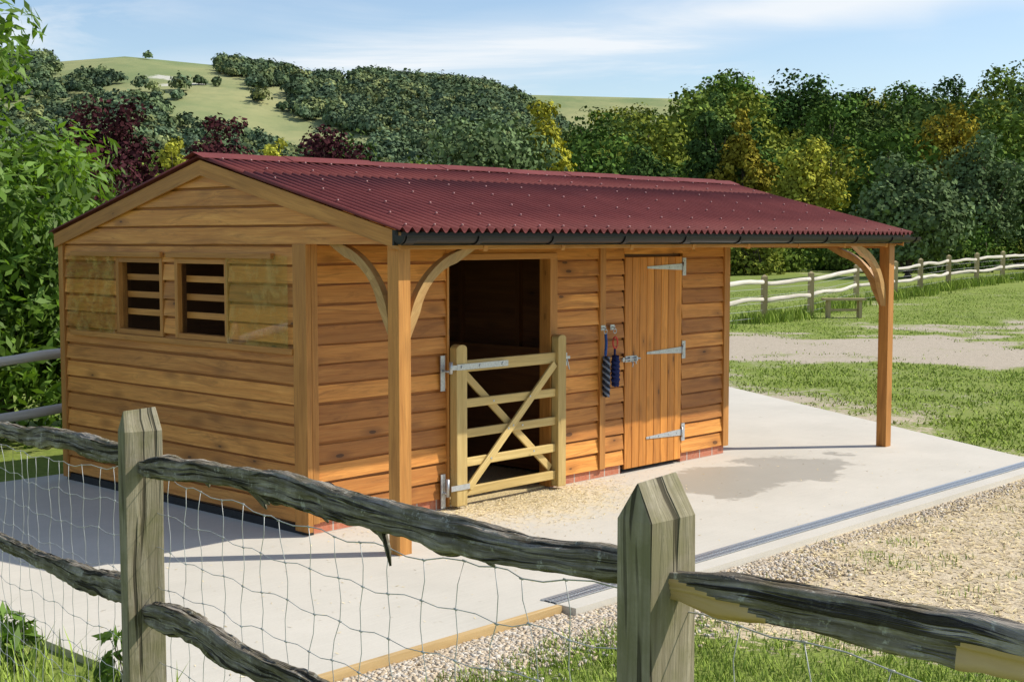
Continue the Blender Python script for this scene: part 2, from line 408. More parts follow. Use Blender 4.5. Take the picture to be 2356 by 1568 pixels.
def tree_mesh(name,H,W,seed,leafmat,ncl=45,nlf=150,leaf=.26,base=.22,diamond=False,cr=(.15,.27),shape=1.0,rin=.25):
    rng=np.random.default_rng(seed)
    cen=[];tries=0
    cz=H*(base+(1-base)*.48); rz=H*(1-base)*.5; rx=W*.5
    while len(cen)<ncl and tries<5000:
        tries+=1
        d=unit(1,rng)[0]; rr=rng.uniform(.35,.92)
        p=d*rr
        w=1.0-.35*max(0,p[2])**1.3*shape
        c=np.array([p[0]*rx*w,p[1]*rx*w,cz+p[2]*rz])
        if all(np.linalg.norm((c-q[0]))>.085*W for q in cen):
            cen.append((c,rng.uniform(*cr)*W*(1.05-.35*abs(p[2]))))
    segs=[((0,0,-.3),(0.05*W,0,H*base),.035*W,.028*W),((0.05*W,0,H*base),(0,.03*W,H*.8),.028*W,.006*W)]
    for c,_ in cen[:14]:
        h=rng.uniform(base*.8,.6)*H; segs.append(((.03*W,.01*W,h),tuple(c),.013*W,.004*W))
    TV,TQ=tubes_np(segs)
    P=[];Nn=[];S=[];Sh=[]
    for c,r in cen:
        n=int(nlf*(r/(W*.21))**2); d=unit(n,rng); rad=r*rng.uniform(rin,1,n)**.4
        lump=1+.25*np.sin(d[:,0]*5+c[0])*np.cos(d[:,2]*6+c[1])
        pp=c+d*(rad*lump)[:,None]*np.array([1,1,.8])
        nn=d*.8+unit(n,rng)*.65+np.array([0,0,.25]); nn/=np.linalg.norm(nn,axis=1)[:,None]
        P.append(pp);Nn.append(nn);S.append(leaf*rng.uniform(.55,1.4,n)); Sh.append(rng.uniform(.70,1.3)*rng.uniform(.75,1.25,n))
    P=np.concatenate(P);Nn=np.concatenate(Nn);S=np.concatenate(S);Sh=np.concatenate(Sh)
    LV,LQ=quads_at(P,Nn,S,rng,1.5 if not diamond else 2.0,diamond)
    V=np.concatenate([TV,LV]);Q=np.concatenate([TQ,LQ+len(TV)])
    mi=np.concatenate([np.zeros(len(TQ),int),np.ones(len(LQ),int)]); sh=np.concatenate([np.ones(len(TQ)),Sh])
    return np_mesh(name,V,Q,[m_bark,leafmat],mi,sh)
protos=[tree_mesh('woodland_tree_%d'%k,H,W,20+k,lf_wood,nc,nl,.33,b,cr=(.10,.25)) for k,(H,W,nc,nl,b) in enumerate([(11,8.5,56,95,.12),(12.5,7.5,54,95,.12),(9.5,8.5,50,95,.08),(13,9.5,60,95,.14),(8.5,6,40,90,.08)])]
wcol=bpy.data.collections.new('woodland_trees'); rng=np.random.default_rng(3)
def add_w(x,y,s,pi):
    o=bpy.data.objects.new('woodland_tree',protos[pi]); o.location=(x,y,float(G(x,y))-.4)
    o.rotation_euler=(0,0,rng.uniform(0,6.28)); o.scale=(s*rng.uniform(.9,1.15),s*rng.uniform(.9,1.15),s); wcol.objects.link(o)
y=84.
while y<262:
    st=6.0+y*.014
    x=-.45*y
    while x<.50*y:
        xx=x+rng.uniform(-.4,.4)*st; yy=y+rng.uniform(-.45,.45)*st; rr=xx/yy
        ok=True
        if rr<-.02 and y>130 and rng.random()<.6: ok=False
        if rr<.0 and yy<98: ok=False
        if rr<.22 and yy<92: ok=False
        if ok:
            s=rng.uniform(.72,1.18)
            if yy<112: s*=.8
            if rr<-.03: s*=.80
            elif rr<.12: s*=.92
            else: s*=1.05
            add_w(xx,yy,s,int(rng.integers(0,5)))
        x+=st
    y+=st
e=empty('woodland'); e.instance_type='COLLECTION'; e.instance_collection=wcol
hcen=[];hs=[]
for _ in range(22000):
    y=rng.uniform(430,960); x=rng.uniform(-.44,.16)*y; t=(y-330)/570.; r=x/y
    n1=nz(x,y,.02,2); dens=0.
    if t<.46+.05*n1: dens=1.
    if r<-.212:
        if .45<t<.63+.12*n1 and r<-.235: dens=max(dens,.75+1.2*n1)
        if .63<t<.70: dens=max(dens,.05+.8*n1)
        if r<-.33 and t>.6: dens=.5
        if t>.70 and r>-.3: dens=.012
    else:
        lim=.66-(r+.215)*1.45
        if t>lim+.04*n1: dens=1. if t<.93 else .5
        if r<-.16 and t>lim and t<.72: dens=.45+1.0*n1
        if r<-.19: dens=.0 if t<.74 and t>.48 else dens
        if -.155<r<-.115 and t>.78: dens=.06
    if r>.01: dens=1. if t<.9 else .0
    if rng.random()<dens*.34:
        s=rng.uniform(.5,1.1)*(1.0 if dens>.4 else .6)
        hcen.append((x,y,float(hillz(np.array(x),np.array(y)))+3.4*s)); hs.append(s)
C=np.array(hcen); S_=np.array(hs); nH=len(C); K=150
def hill_wood():
    rg2=np.random.default_rng(9)
    d=unit(nH*K,rg2).reshape(nH,K,3); d[...,2]=np.abs(d[...,2])*1.0-.25*(rg2.random((nH,K))<.4)
    lob=1+.28*np.sin(d[...,0]*6+C[:,None,0])*np.sin(d[...,2]*5+C[:,None,1])+.2*np.cos(d[...,1]*9+C[:,None,1])
    P=C[:,None,:]+d*lob[...,None]*S_[:,None,None]*np.array([4.6,4.6,4.4])*(rg2.uniform(.75,1.02,(nH,K)))[...,None]
    N=(d*.85+unit(nH*K,rg2).reshape(nH,K,3)*.5).reshape(-1,3); N/=np.linalg.norm(N,axis=1)[:,None]
    V,Q=quads_at(P.reshape(-1,3),N,1.3*rg2.uniform(.6,1.4,nH*K),rg2)
    sh=(rg2.choice([.75,.9,1.,1.15,1.4],nH)[:,None]*rg2.uniform(.75,1.25,(nH,K))).reshape(-1)
    hue=np.repeat(rg2.beta(1.3,1.9,nH),K)
    me=np_mesh('hill_woods',V,Q,lf_hill,None,sh)
    me.attributes.new('hue','FLOAT','FACE').data.foreach_set('value',hue.astype(np.float32))
    link(bpy.data.objects.new('hill_woods',me))
hill_wood()
print('hill trees',nH,'woodland',len(wcol.objects))
def key(nm,u,dist,top_v,wpx,mat,seed,nlf=170,leaf=.2,base=.1,shape=1):
    r=(u-1178)/3148/.9972; x=r*dist; gz=float(G(x,dist))
    yy=(784-top_v)/3148; H=(2.3+dist*(-.0743+yy*.9972)/(.9972+yy*.0743))-gz
    W=wpx/3148*dist
    me=tree_mesh(nm,H,W,seed,mat,64,nlf,leaf,base,shape=shape,cr=(.11,.25))
    o=link(bpy.data.objects.new(nm,me)); o.location=(x,dist,gz)
key('copper_beech_tree',262,62,205,310,lf_copper,101,240,.18,.05)
key('copper_beech_tree',512,72,228,210,lf_copper,102,200,.18,.05)
key('copper_beech_tree',755,74,252,250,lf_copper,103,200,.18,.05)
key('yellow_green_tree',410,58,255,100,lf_yellow,104,160,.13)
key('yellow_green_tree',640,62,280,120,lf_yellow,105,160,.13)
key('willow_tree',1130,66,228,350,lf_silver,106,260,.19,.05)
key('yellow_ash_tree',1255,86,215,170,lf_yellow,107,200,.2)
key('autumn_tree',1702,92,236,130,lf_orange,108,200,.2)
key('silver_leaved_tree',2075,64,345,270,lf_silver,109,260,.18,.03,.3)
key('autumn_tree',2170,96,205,200,lf_orange,110,200,.22)
key('dark_oak_tree',1640,94,195,150,lf_dark,111,200,.22)
key('dark_oak_tree',1470,84,315,170,lf_dark,112,200,.18)
key('yellow_ash_tree',1850,86,300,150,lf_yellow,113,200,.18)
key('dark_oak_tree',2250,78,300,210,lf_silver,114,220,.18)
srub=tree_mesh('hedgerow_shrub',3.2,4.4,130,lf_wood,26,110,.18,0.0)
sc=bpy.data.collections.new('hedgerow_shrubs')
for k in range(60):
    xx=rng.uniform(-6,46); yy=rng.uniform(70,84)+max(0,xx-10)*.12
    o=bpy.data.objects.new('hedgerow_shrub',srub); s=rng.uniform(.5,1.15); o.location=(xx,yy,float(G(xx,yy))-.2); o.scale=(s,s,s); o.rotation_euler=(0,0,rng.uniform(0,6)); sc.objects.link(o)
e=empty('hedgerow'); e.instance_type='COLLECTION'; e.instance_collection=sc
def bush(nm,x,y,H,W,seed,ncl,nlf,leaf,mat=lf_elder,base=0.0,cr=(.12,.22)):
    me=tree_mesh(nm,H,W,seed,mat,ncl,nlf,leaf,base,True,cr,.6)
    o=link(bpy.data.objects.new(nm,me)); o.location=(x,y,float(G(x,y))-.1); return o
bush('elder_shrub',-6.25,16.3,4.4,4.0,201,100,380,.085)
bush('elder_shrub',-7.7,15.2,3.6,3.6,202,70,330,.085)
bush('elder_shrub',-5.0,16.8,3.0,2.6,204,55,280,.08)
bush('elder_tree',-7.75,16.2,6.9,3.9,203,80,300,.10,base=.45,cr=(.10,.18))
# ------------------------------------------------------------------ concrete slab, drain
mb=MB(); pts=[(-2.8,-2.75),(7.42,-2.75),(11.4,4.0),(-2.8,4.0)]
mb.prism([(p[0],p[1],-.14) for p in pts],(0,0,.14),(1,0,0))
slab=mb.obj('concrete_slab',m_conc); slab.location=(CX,CY,0); slab.rotation_euler=(0,0,ANG)
dr=empty('drainage_channel',True)
mb=MB()
mb.box(-.2,7.5,-2.90,-2.755,-.14,.004,0,U=(1,0,0)); mb.box(-.2,7.5,-2.63,-2.60,.0005,.008,1)
o=mb.obj('channel_kerb',[m_conc,m_galv],dr)
mb=MB(); 
mb.box(-.2,7.5,-2.735,-2.632,.001,.003,1)  # black sheet laid on the slab, painting the shade inside the channel
k=-.19
while k<7.49:
    mb.box(k,k+.018,-2.729,-2.633,.0035,.010,0,r=.5); k+=.032
mb.box(-.2,7.5,-2.742,-2.730,.0035,.011,0); mb.box(-.2,7.5,-2.686,-2.680,.0035,.0115,0)
mb.obj('channel_grating',[m_galv,m_dpc_drain_shade],dr)
mb=MB(); mb.box(-2.8,-.22,-2.80,-2.756,-.12,.006); 
o=mb.obj('timber_edging',m_cut); o.location=(CX,CY,0); o.rotation_euler=(0,0,ANG)
# ------------------------------------------------------------------ stable
ST=empty('stable_building',True)
L=5.61; D=3.69; RB=1.31; RZ=2.955; SL=.247; P_=.155
fF=lambda s,z,o:(s,-o,z)
fG=lambda s,z,o:(-o,s,z)
fR=lambda s,z,o:(L+o,s,z)
fK=lambda s,z,o:(s,D+o,z)
def board(mb,fn,s0b,s1b,s0t,s1t,z0,z1,ob=.036,ot=.020,m=0,gap=.022):
    jb=random.uniform(-.005,.005); j2=jb+random.uniform(-.004,.004); r=random.random()
    U=Vector(fn(1,0,0))-Vector(fn(0,0,0)); H=z1-z0
    full=H>.15
    zf=z0+(P_-gap if full else H)
    f=(zf-z0)/H; s0m=s0b+(s0t-s0b)*f; s1m=s1b+(s1t-s1b)*f
    N=max(1,int((s1b-s0b)/.35))
    def q(t,a,b): return a+(b-a)*t
    zj=[random.uniform(-.003,.003) for _ in range(N+1)]
    off=(random.uniform(0,90),random.uniform(0,90)); b0=len(mb.V); Un=U.normalized()
    for k in range(N+1):
        t=k/N; zb=z0+q(t,jb,j2)+zj[k]; zt=zf+zj[(k*7+3)%(N+1)]
        sb=q(t,s0b,s1b); sm_=q(t,s0m,s1m)
        mb.V+=[fn(sb,zb,0),fn(sb,zb,ob),fn(sm_,zt,ot),fn(sm_,zt,0)]
    for k in range(N):
        a=b0+4*k
        for e in range(4):
            e2=(e+1)%4; mb.poly([a+e,a+e2,a+4+e2,a+4+e],Un,off,r,m)
    mb.poly([b0,b0+1,b0+2,b0+3],Un,off,r,m); e=b0+4*N; mb.poly([e+3,e+2,e+1,e],Un,off,r,m)
    if full:
        p=[fn(s0m,zf-.006,0),fn(s1m,zf-.006,0),fn(s1m,zf-.006,.004),fn(s0m,zf-.006,.004),fn(s0t,z1+.01,0),fn(s1t,z1+.01,0),fn(s1t,z1+.01,.004),fn(s0t,z1+.01,.004)]
        mb.hexa(p,U,m,0.0)
def rows(mb,fn,s0,s1,z0,z1,base=.09):
    n=0
    while True:
        a=base+n*P_
        if a>=z1-.01: break
        if a+P_>z0+.02:
            aa=max(a,z0); bb=min(a+P_,z1)
            board(mb,fn,s0,s1,s0,s1,aa,bb)
        n+=1
DW=(1.455,2.767); DZ=2.12
mb=MB()
rows(mb,fF,.05,DW[0],.10,2.52,.10)
rows(mb,fF,DW[0]+.002,DW[1]+.10,2.15,2.52,.10)
rows(mb,fF,2.87,3.475,.10,2.52,.10)
rows(mb,fF,3.565,3.86,.10,2.52,.10)
rows(mb,fF,3.862,4.81,2.15,2.52,.10)
rows(mb,fF,4.815,L-.05,.10,2.52,.10)
W1=(1.036,1.716); W2=(1.997,2.66); WZ=(.09+P_*9,.09+P_*13)
rows(mb,fG,.12,D-.06,.07,WZ[0]); rows(mb,fG,.12,D-.06,WZ[1],2.27)
rows(mb,fG,.12,W1[0]-.05,WZ[0],WZ[1]); rows(mb,fG,W2[1]+.05,D-.06,WZ[0],WZ[1])
rows(mb,fG,W1[1]+.05,W2[0]-.05,WZ[0],WZ[1])
def tri(fn,off):
    z=.09+P_*14
    while z<RZ-.06:
        z1=min(z+P_,RZ-.05)
        hb=(RZ-.045-z)/SL; ht=max(0.003,(RZ-.045-z1)/SL)
        a0=max(-1.05,RB-hb);a1=min(D,RB+hb);b0=max(-1.05,RB-ht);b1=min(D,RB+ht)
        board(mb,lambda s,zz,o:fn(s,zz,o+off),a0,a1,b0,b1,z,z1); z+=P_
    mb.prism([fn(-1.05,.09+P_*14+.01,off),fn(D,.09+P_*14+.01,off),fn(D,RZ-.07-SL*(D-RB),off),fn(RB,RZ-.06,off),fn(-1.05,RZ-.07-SL*(1.05+RB),off)],Vector(fn(0,0,-.01))-Vector(fn(0,0,0)),(0,1,0),0,.1)
tri(fG,.012); tri(lambda s,z,o:(7.34+o,s,z),0)
rows(mb,fR,.0,D,.09,2.6); rows(mb,fK,0,L,.09,2.34)
mb.obj('weatherboarding',m_board,ST)
mb=MB()
mb.box(.03,DW[0],.003,.05,.05,2.55); mb.box(2.87,3.863,.003,.05,.05,2.55); mb.box(4.81,L-.03,.003,.05,.05,2.55); mb.box(DW[0],2.87,.003,.05,DZ,2.55); mb.box(3.863,4.81,.003,.05,DZ,2.55)
for (s0,s1,z0,z1) in ((.05,W1[0],.05,2.35),(W2[1],D-.05,.05,2.35),(W1[0],W2[1],.05,WZ[0]),(W1[0],W2[1],WZ[1],2.35),(W1[1],W2[0],WZ[0],WZ[1])):
    mb.box(.003,.05,s0,s1,z0,z1,U=(0,1,0))
mb.box(.05,L-.05,D-.05,D-.003,.05,2.35); mb.box(L-.05,L-.003,.05,D-.05,.05,2.6,U=(0,1,0)); mb.box(3.30,3.33,.05,D-.05,.05,2.5,U=(0,1,0))
for s in (.6,1.2,1.8,2.4,3.0): mb.box(s,s+.05,D-.10,D-.05,.05,2.35)
for s in (.8,1.6,2.4,3.2): mb.box(3.25,3.30,s,s+.05,.05,2.5)
mb.box(.06,3.25,D-.125,D-.10,.05,1.25); mb.box(3.225,3.25,.3,D-.13,.05,1.25,U=(0,1,0)); mb.box(.06,3.2,D-.13,D-.09,1.252,1.30)
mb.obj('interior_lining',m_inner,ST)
mb=MB()
for s0,s1 in ((.02,DW[0]),(2.80,3.84),(4.83,L)): mb.box(s0,s1,-.010,.10,.0,.097)
mb.box(L-.1,L+.004,.11,D,.0,.085,U=(0,1,0)); mb.obj('brick_plinth',m_brick,ST)
mb=MB(); mb.box(-.022,.03,-.012,D,.0,.066,U=(0,1,0)); mb.obj('damp_proof_course',m_dpc_drain_shade,ST)
mb=MB(); mb.box(.05,3.3,.05,D-.1,.001,.02); 
m_shav=plain('wood_shavings',(.60,.48,.26),.95,0,60,.4,.8); mb.obj('bedding_floor',m_shav,ST)
mb=MB()
mb.box(-.052,-.002,-.050,.115,.03,2.262); mb.box(.0,.062,-.050,-.001,.09,2.5)
mb.box(-.048,0,D-.055,D+.03,.03,2.262)
mb.box(L-.06,L+.04,-.048,-.001,.09,2.5)
mb.box(3.478,3.562,-.050,-.001,.09,2.5)
mb.box(DW[1],2.867,-.044,.09,.02,DZ+.02); mb.box(DW[0]-.002,DW[0]+.022,-.046,.09,.02,DZ)
mb.box(DW[0]-.03,2.86,-.047,.08,DZ+.002,DZ+.055)
PS=.118
for (pa,pb) in ((.065,-.98),(7.29,-1.0),(7.29,D-.06)): mb.box(pa-PS/2,pa+PS/2,pb-PS/2,pb+PS/2,.0,2.27 if pb<0 else 2.3)
mb.box(-.02,7.42,-1.04,-.95,2.225,2.34)
mb.box(5.65,7.25,D-.1,D-.02,2.2,2.33)
mb.box(7.25,7.33,-.93,D-.12,2.2,2.30,U=(0,1,0)); mb.box(.008,.075,-.92,-.05,2.272,2.34,U=(0,1,0))
for a in (.9,1.8,2.7,3.6,4.5,5.4,6.3,7.2):
    for (b0,b1) in ((-1.05,RB),(RB,D)):
        z=lambda b:RZ-.115-SL*abs(b-RB)
        mb.beam((a,b0,z(b0)),(a,b1,z(b1)),.045,.10)
for b in (-.55,.1,.75,1.95,2.6,3.2): mb.box(.02,7.5,b-.025,b+.025,RZ-.062-SL*abs(b-RB),RZ-.016-SL*abs(b-RB))
mb.obj('timber_frame',m_frame,ST,bevel=.003)
mb=MB()
for fa,fb in ((-.070,.022),(7.40,.022)):
    for s,be in ((-1,-1.13),(1,D+.06)):
        z=lambda b:RZ-.004-SL*abs(b-RB); h=.125
        b0,b1=be,RB
        mb.prism([(fa,b0,z(b0)-h),(fa,b1,z(b1)-h),(fa,b1,z(b1)),(fa,b0,z(b0))],(fb,0,0),(0,1,-s*SL))
mb.obj('barge_boards',m_frame,ST)
def brace(mb,px,py,dx,dy,zt,reach=.55,drop=.52,th=.06):
    n=10; o=[];i_=[]
    for k in range(n+1):
        t=math.pi-(math.pi/2)*k/n
        c=(reach,-drop)
        def pt(R,fl):
            x=c[0]+R*math.cos(t)*reach; z=c[1]+R*math.sin(t)*drop
            lx=reach*k/n; lz=-drop*(1-k/n)
            return (x*(1-fl)+lx*fl, z*(1-fl)+lz*fl)
        o.append(pt(1.0,.30)); q=pt(.80,.12); i_.append(q)
    o[0]=(0,-drop-.02); i_[0]=(.0,-drop-.14); i_[-1]=(reach+.13,0); 
    for k in range(n):
        sd=Vector((-dy,dx,0))*th/2
        def w(q,s): return (px+dx*q[0]+s*sd[0],py+dy*q[0]+s*sd[1],zt+q[1])
        mb.hexa([w(i_[k],-1),w(i_[k+1],-1),w(i_[k+1],1),w(i_[k],1),w(o[k],-1),w(o[k+1],-1),w(o[k+1],1),w(o[k],1)],(dx,dy,1),0,.5)
mb=MB(); h=PS/2
brace(mb,.065+h,-.995,1,0,2.224); brace(mb,.035,-.98+h,0,1,2.27)
brace(mb,7.29-h,-.995,-1,0,2.224); brace(mb,7.29,-1.0+h,0,1,2.2)
brace(mb,7.29,D-.06-h,0,-1,2.2)
mb.obj('curved_braces',m_brace,ST)
per=.095
def roofsheet(a0,a1,bs,lift,name):
    na=int((a1-a0)/per*12); A=np.linspace(a0,a1,na+1); nb=len(bs)
    V=[]
    for b in bs:
        zz=RZ+.024+lift-SL*abs(b-RB)
        V.append(np.stack([A,np.full_like(A,b),zz+.020*np.sin(2*np.pi*A/per)],1))
    V=np.concatenate(V); n=na+1
    i=np.arange(na)[None,:]+n*np.arange(nb-1)[:,None]
    Q=np.stack([i,i+1,i+1+n,i+n],-1).reshape(-1,4)
    me=np_mesh(name,V,Q,m_roof,smooth=True); o=link(bpy.data.objects.new(name,me),ST)
    sd=o.modifiers.new('s','SOLIDIFY'); sd.thickness=.003
roofsheet(-.10,7.56,[-1.17,-.6,.1,.80],0,'roof_sheet_lower')
roofsheet(-.10,7.56,[.68,1.0,RB],.0035,'roof_sheet_upper')
roofsheet(-.10,7.56,[RB,2.0,D+.12],0,'roof_sheet_rear')
mb=MB()
a=-.14; k=0
while a<7.55:
    e=min(a+.98,7.62); zl=.052+.006*(k%2)
    for s in (-1,1):
        wv=.15
        q0=(RB,RZ+zl+.008); q1=(RB+s*wv,RZ+zl-SL*wv-.004)
        mb.hexa([(a,q0[0],q0[1]-.004),(e,q0[0],q0[1]-.004+.003),(e,q1[0],q1[1]-.004),(a,q1[0],q1[1]-.004),(a,q0[0],q0[1]),(e,q0[0],q0[1]+.003),(e,q1[0],q1[1]),(a,q1[0],q1[1])],(1,0,0),0,random.random())
    a+=.92;k+=1
mb.obj('ridge_capping',m_roof,ST)
mb=MB()
for j,b in enumerate((-1.10,-.72,-.35,.06,.42,.78,1.12)):
    n=0 if j%2==0 else 2
    while True:
        a=(n+.25)*per
        if a>7.5: break
        z=RZ+.024+.020+.004-SL*abs(b-RB)+(.0035 if b>.7 else 0)
        mb.tube([(a,b,z-.006),(a,b,z+.003),(a,b,z+.006)],[.0085,.0085,.004],6,r=.5)
        n+=(3 if j in (0,6) else 5)
mb.obj('roof_fixings',m_nail,ST)
# gutter
mb=MB()
gb,gz,gr_=-1.185,2.325,.056
n=10
pts=[]
for k in range(n+1):
    t_=math.pi+math.pi*k/n; pts.append((gb+gr_*math.cos(t_),gz+gr_*math.sin(t_)))
inn=[(gb+(gr_-.004)*math.cos(math.pi+math.pi*k/n),gz+(gr_-.004)*math.sin(math.pi+math.pi*k/n)) for k in range(n+1)]
for k in range(n):
    mb.hexa([(-.12,*pts[k]),(7.6,*pts[k]),(7.6,*pts[k+1]),(-.12,*pts[k+1]),(-.12,*inn[k]),(7.6,*inn[k]),(7.6,*inn[k+1]),(-.12,*inn[k+1])],(1,0,0),0,.5)
for a in (-.12,7.595):
    P=[(a,gb+(gr_+.003)*math.cos(math.pi+math.pi*k/n),gz+(gr_+.003)*math.sin(math.pi+math.pi*k/n)) for k in range(n+1)]
    mb.prism(P,(.012,0,0),(0,1,0),0,.5)
for a,w in ((-.10,.10),(.62,.05),(1.45,.05),(2.35,.05),(3.2,.10),(4.05,.05),(4.95,.05),(5.6,.10),(6.2,.05),(6.95,.05),(7.5,.08)):
    R=gr_+.010
    P0=[(a,gb+R*math.cos(math.pi+math.pi*k/n),gz+R*math.sin(math.pi+math.pi*k/n)) for k in range(n+1)]
    P1=[(a,gb+(gr_+.001)*math.cos(math.pi+math.pi*k/n),gz+(gr_+.001)*math.sin(math.pi+math.pi*k/n)) for k in range(n+1)]
    for k in range(n):
        q=[P0[k],P0[k+1],P1[k+1],P1[k]]; mb.prism(q,(w,0,0),(0,1,0),0,.5)
mb.box(-.11,7.58,-1.125,-1.105,2.255,2.365)
mb.obj('rain_gutter',m_black,ST)
# windows
mb=MB()
for (s0,s1) in (W1,W2):
    mb.box(-.040,.05,s0-.045,s0,WZ[0]-.03,WZ[1]+.03); mb.box(-.040,.05,s1,s1+.045,WZ[0]-.03,WZ[1]+.03)
    mb.box(-.038,.05,s0,s1,WZ[0]-.03,WZ[0]+.015,U=(0,1,0)); mb.box(-.038,.05,s0,s1,WZ[1]-.01,WZ[1]+.03,U=(0,1,0))
    for k in range(3):
        z=WZ[0]+.14+k*.155; mb.box(.052,.075,s0-.04,s1+.04,z,z+.055,U=(0,1,0))
mb.box(-.076,-.040,.36,1.84,2.145,2.190,U=(0,1,0)); mb.box(-.076,-.040,1.93,3.44,2.145,2.190,U=(0,1,0))
mb.box(-.062,-.036,.12,3.5,1.405,1.452,U=(0,1,0))
mb.obj('window_frames',m_frame,ST,bevel=.002)
t=M('perspex'); ob=t.n('ShaderNodeTexCoord').outputs['Object']
tr=t.n('ShaderNodeBsdfTransparent',None,Color=(.95,.94,.88,1)).outputs[0]; gl=t.n('ShaderNodeBsdfGlossy',None,Color=(1,1,1,1),Roughness=.03).outputs[0]
df=t.n('ShaderNodeBsdfDiffuse',None,Color=(.66,.48,.18,1)).outputs[0]  # yellow mottling painted on the panes in place of reflected foliage
m1=t.n('ShaderNodeMixShader',None,i0=.04,i1=tr,i2=gl).outputs[0]
m2=t.n('ShaderNodeMixShader',None,i0=t.rng(t.noise(ob,6,6,.75),.48,.66,.0,.22),i1=m1,i2=df).outputs[0]; m_perspex=t.out(m2)
mb=MB()
mb.box(-.060,-.056,.17,.985,1.43,2.17); mb.box(-.060,-.056,2.70,3.54,1.43,2.15)
mb.obj('sliding_window_panes',m_perspex,ST)
mb=MB(); nP=8; d0,d1=3.872,4.802; w=(d1-d0)/nP
for k in range(nP): mb.box(d0+k*w+.003,d0+(k+1)*w-.003,-.036,-.004,.045,2.125)
mb.obj('door_boards',m_door,ST,bevel=.004)
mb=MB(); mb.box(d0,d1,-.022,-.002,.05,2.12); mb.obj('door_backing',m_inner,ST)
mb=MB()
for z in (.32,1.17,2.02):
    mb.prism([(4.215,-.044,z-.010),(4.80,-.044,z-.033),(4.80,-.044,z+.033),(4.215,-.044,z+.010)],(0,.006,0),(1,0,0))
    mb.box(4.80,4.855,-.047,-.037,z-.09,z+.09); mb.tube([(4.805,-.049,z-.05),(4.805,-.049,z+.05)],.009,8)
    for q in (4.27,4.42,4.58,4.72): mb.tube([(q,-.044,z),(q,-.049,z)],.008,6)
    for q in (-.06,.06): mb.tube([(4.83,-.047,z+q),(4.83,-.052,z+q)],.007,6)
mb.obj('door_hinges',m_galv,ST)
mb=MB(); z=1.13
mb.box(3.875,4.05,-.043,-.037,z-.03,z+.03); mb.tube([(3.80,-.056,z),(4.09,-.056,z)],.009,8)
for q in (3.81,3.92,4.02): mb.box(q,q+.02,-.066,-.037,z-.022,z+.022)
mb.tube([(4.0,-.056,z),(4.0,-.079,z-.05)],.007,6); mb.tube([(3.94,-.054,z-.01),(3.955,-.074,z-.04),(3.94,-.079,z-.075)],.006,6)
mb.obj('door_bolt',m_galv,ST)
# ------------------------------------------------------------------ gate
GT=empty('field_gate',True)
mb=MB()
gy0,gy1=-.125,-.055
def stile(a0,a1,z1,y0=gy0-.012,y1=gy1+.012):
    c=(a0+a1)/2;hw=(a1-a0)/2; P=[(a0,y0,.03),(a1,y0,.03)]
    for k in range(9):
        t=math.pi*k/8; P.append((c+hw*math.cos(t),y0,z1-hw*.6+hw*.6*math.sin(t)))
    mb.prism(P,(0,y1-y0,0),(0,0,1))
stile(1.475,1.60,1.41,gy0-.012,gy1+.004); stile(2.775,2.885,1.43,gy0-.012,gy1+.004)
for z,hh in ((1.22,.10),(.90,.075),(.64,.075),(.39,.075),(.14,.08)): mb.box(1.60,2.775,-.105,-.072,z-hh/2,z+hh/2)
mb.beam((1.63,-.118,.17),(2.745,-.118,1.17),.024,.07); mb.beam((1.63,-.0585,1.16),(2.745,-.0585,.20),.024,.07)
mb.obj('gate_frame',m_gate,GT,bevel=.006)
mb=MB()
mb.box(1.47,2.10,-.145,-.139,1.195,1.245); mb.box(1.40,1.475,-.145,-.139,1.20,1.24); mb.box(1.365,1.415,-.056,-.047,1.02,1.32)
mb.tube([(1.40,-.142,1.17),(1.40,-.142,1.27)],.016,10); mb.tube([(1.39,-.05,1.19),(1.40,-.14,1.19)],.010,8)
mb.box(1.365,1.415,-.056,-.047,.02,.31); mb.tube([(1.40,-.10,.12),(1.40,-.10,.27)],.014,10); mb.tube([(1.39,-.05,.15),(1.40,-.10,.15)],.012,8)
mb.box(1.40,1.62,-.146,-.139,.17,.215); mb.box(1.42,1.60,-.139,-.132,.178,.207)
for q in (1.53,1.75,2.03): mb.tube([(q,-.145,1.22),(q,-.153,1.22)],.014,8)
for (q,z) in ((1.93,.90),(2.40,.90),(2.18,.66),(2.12,.64),(1.9,.40),(2.45,.40),(2.3,.65)): mb.tube([(q,-.128,z),(q,-.134,z)],.009,8)
mb.box(2.88,2.97,-.11,-.10,1.20,1.225); mb.box(2.95,2.99,-.056,-.046,1.13,1.25); mb.tube([(2.93,-.10,1.21),(2.98,-.09,1.10)],.008,6)
mb.obj('gate_hinges_and_latch',m_galv,GT)
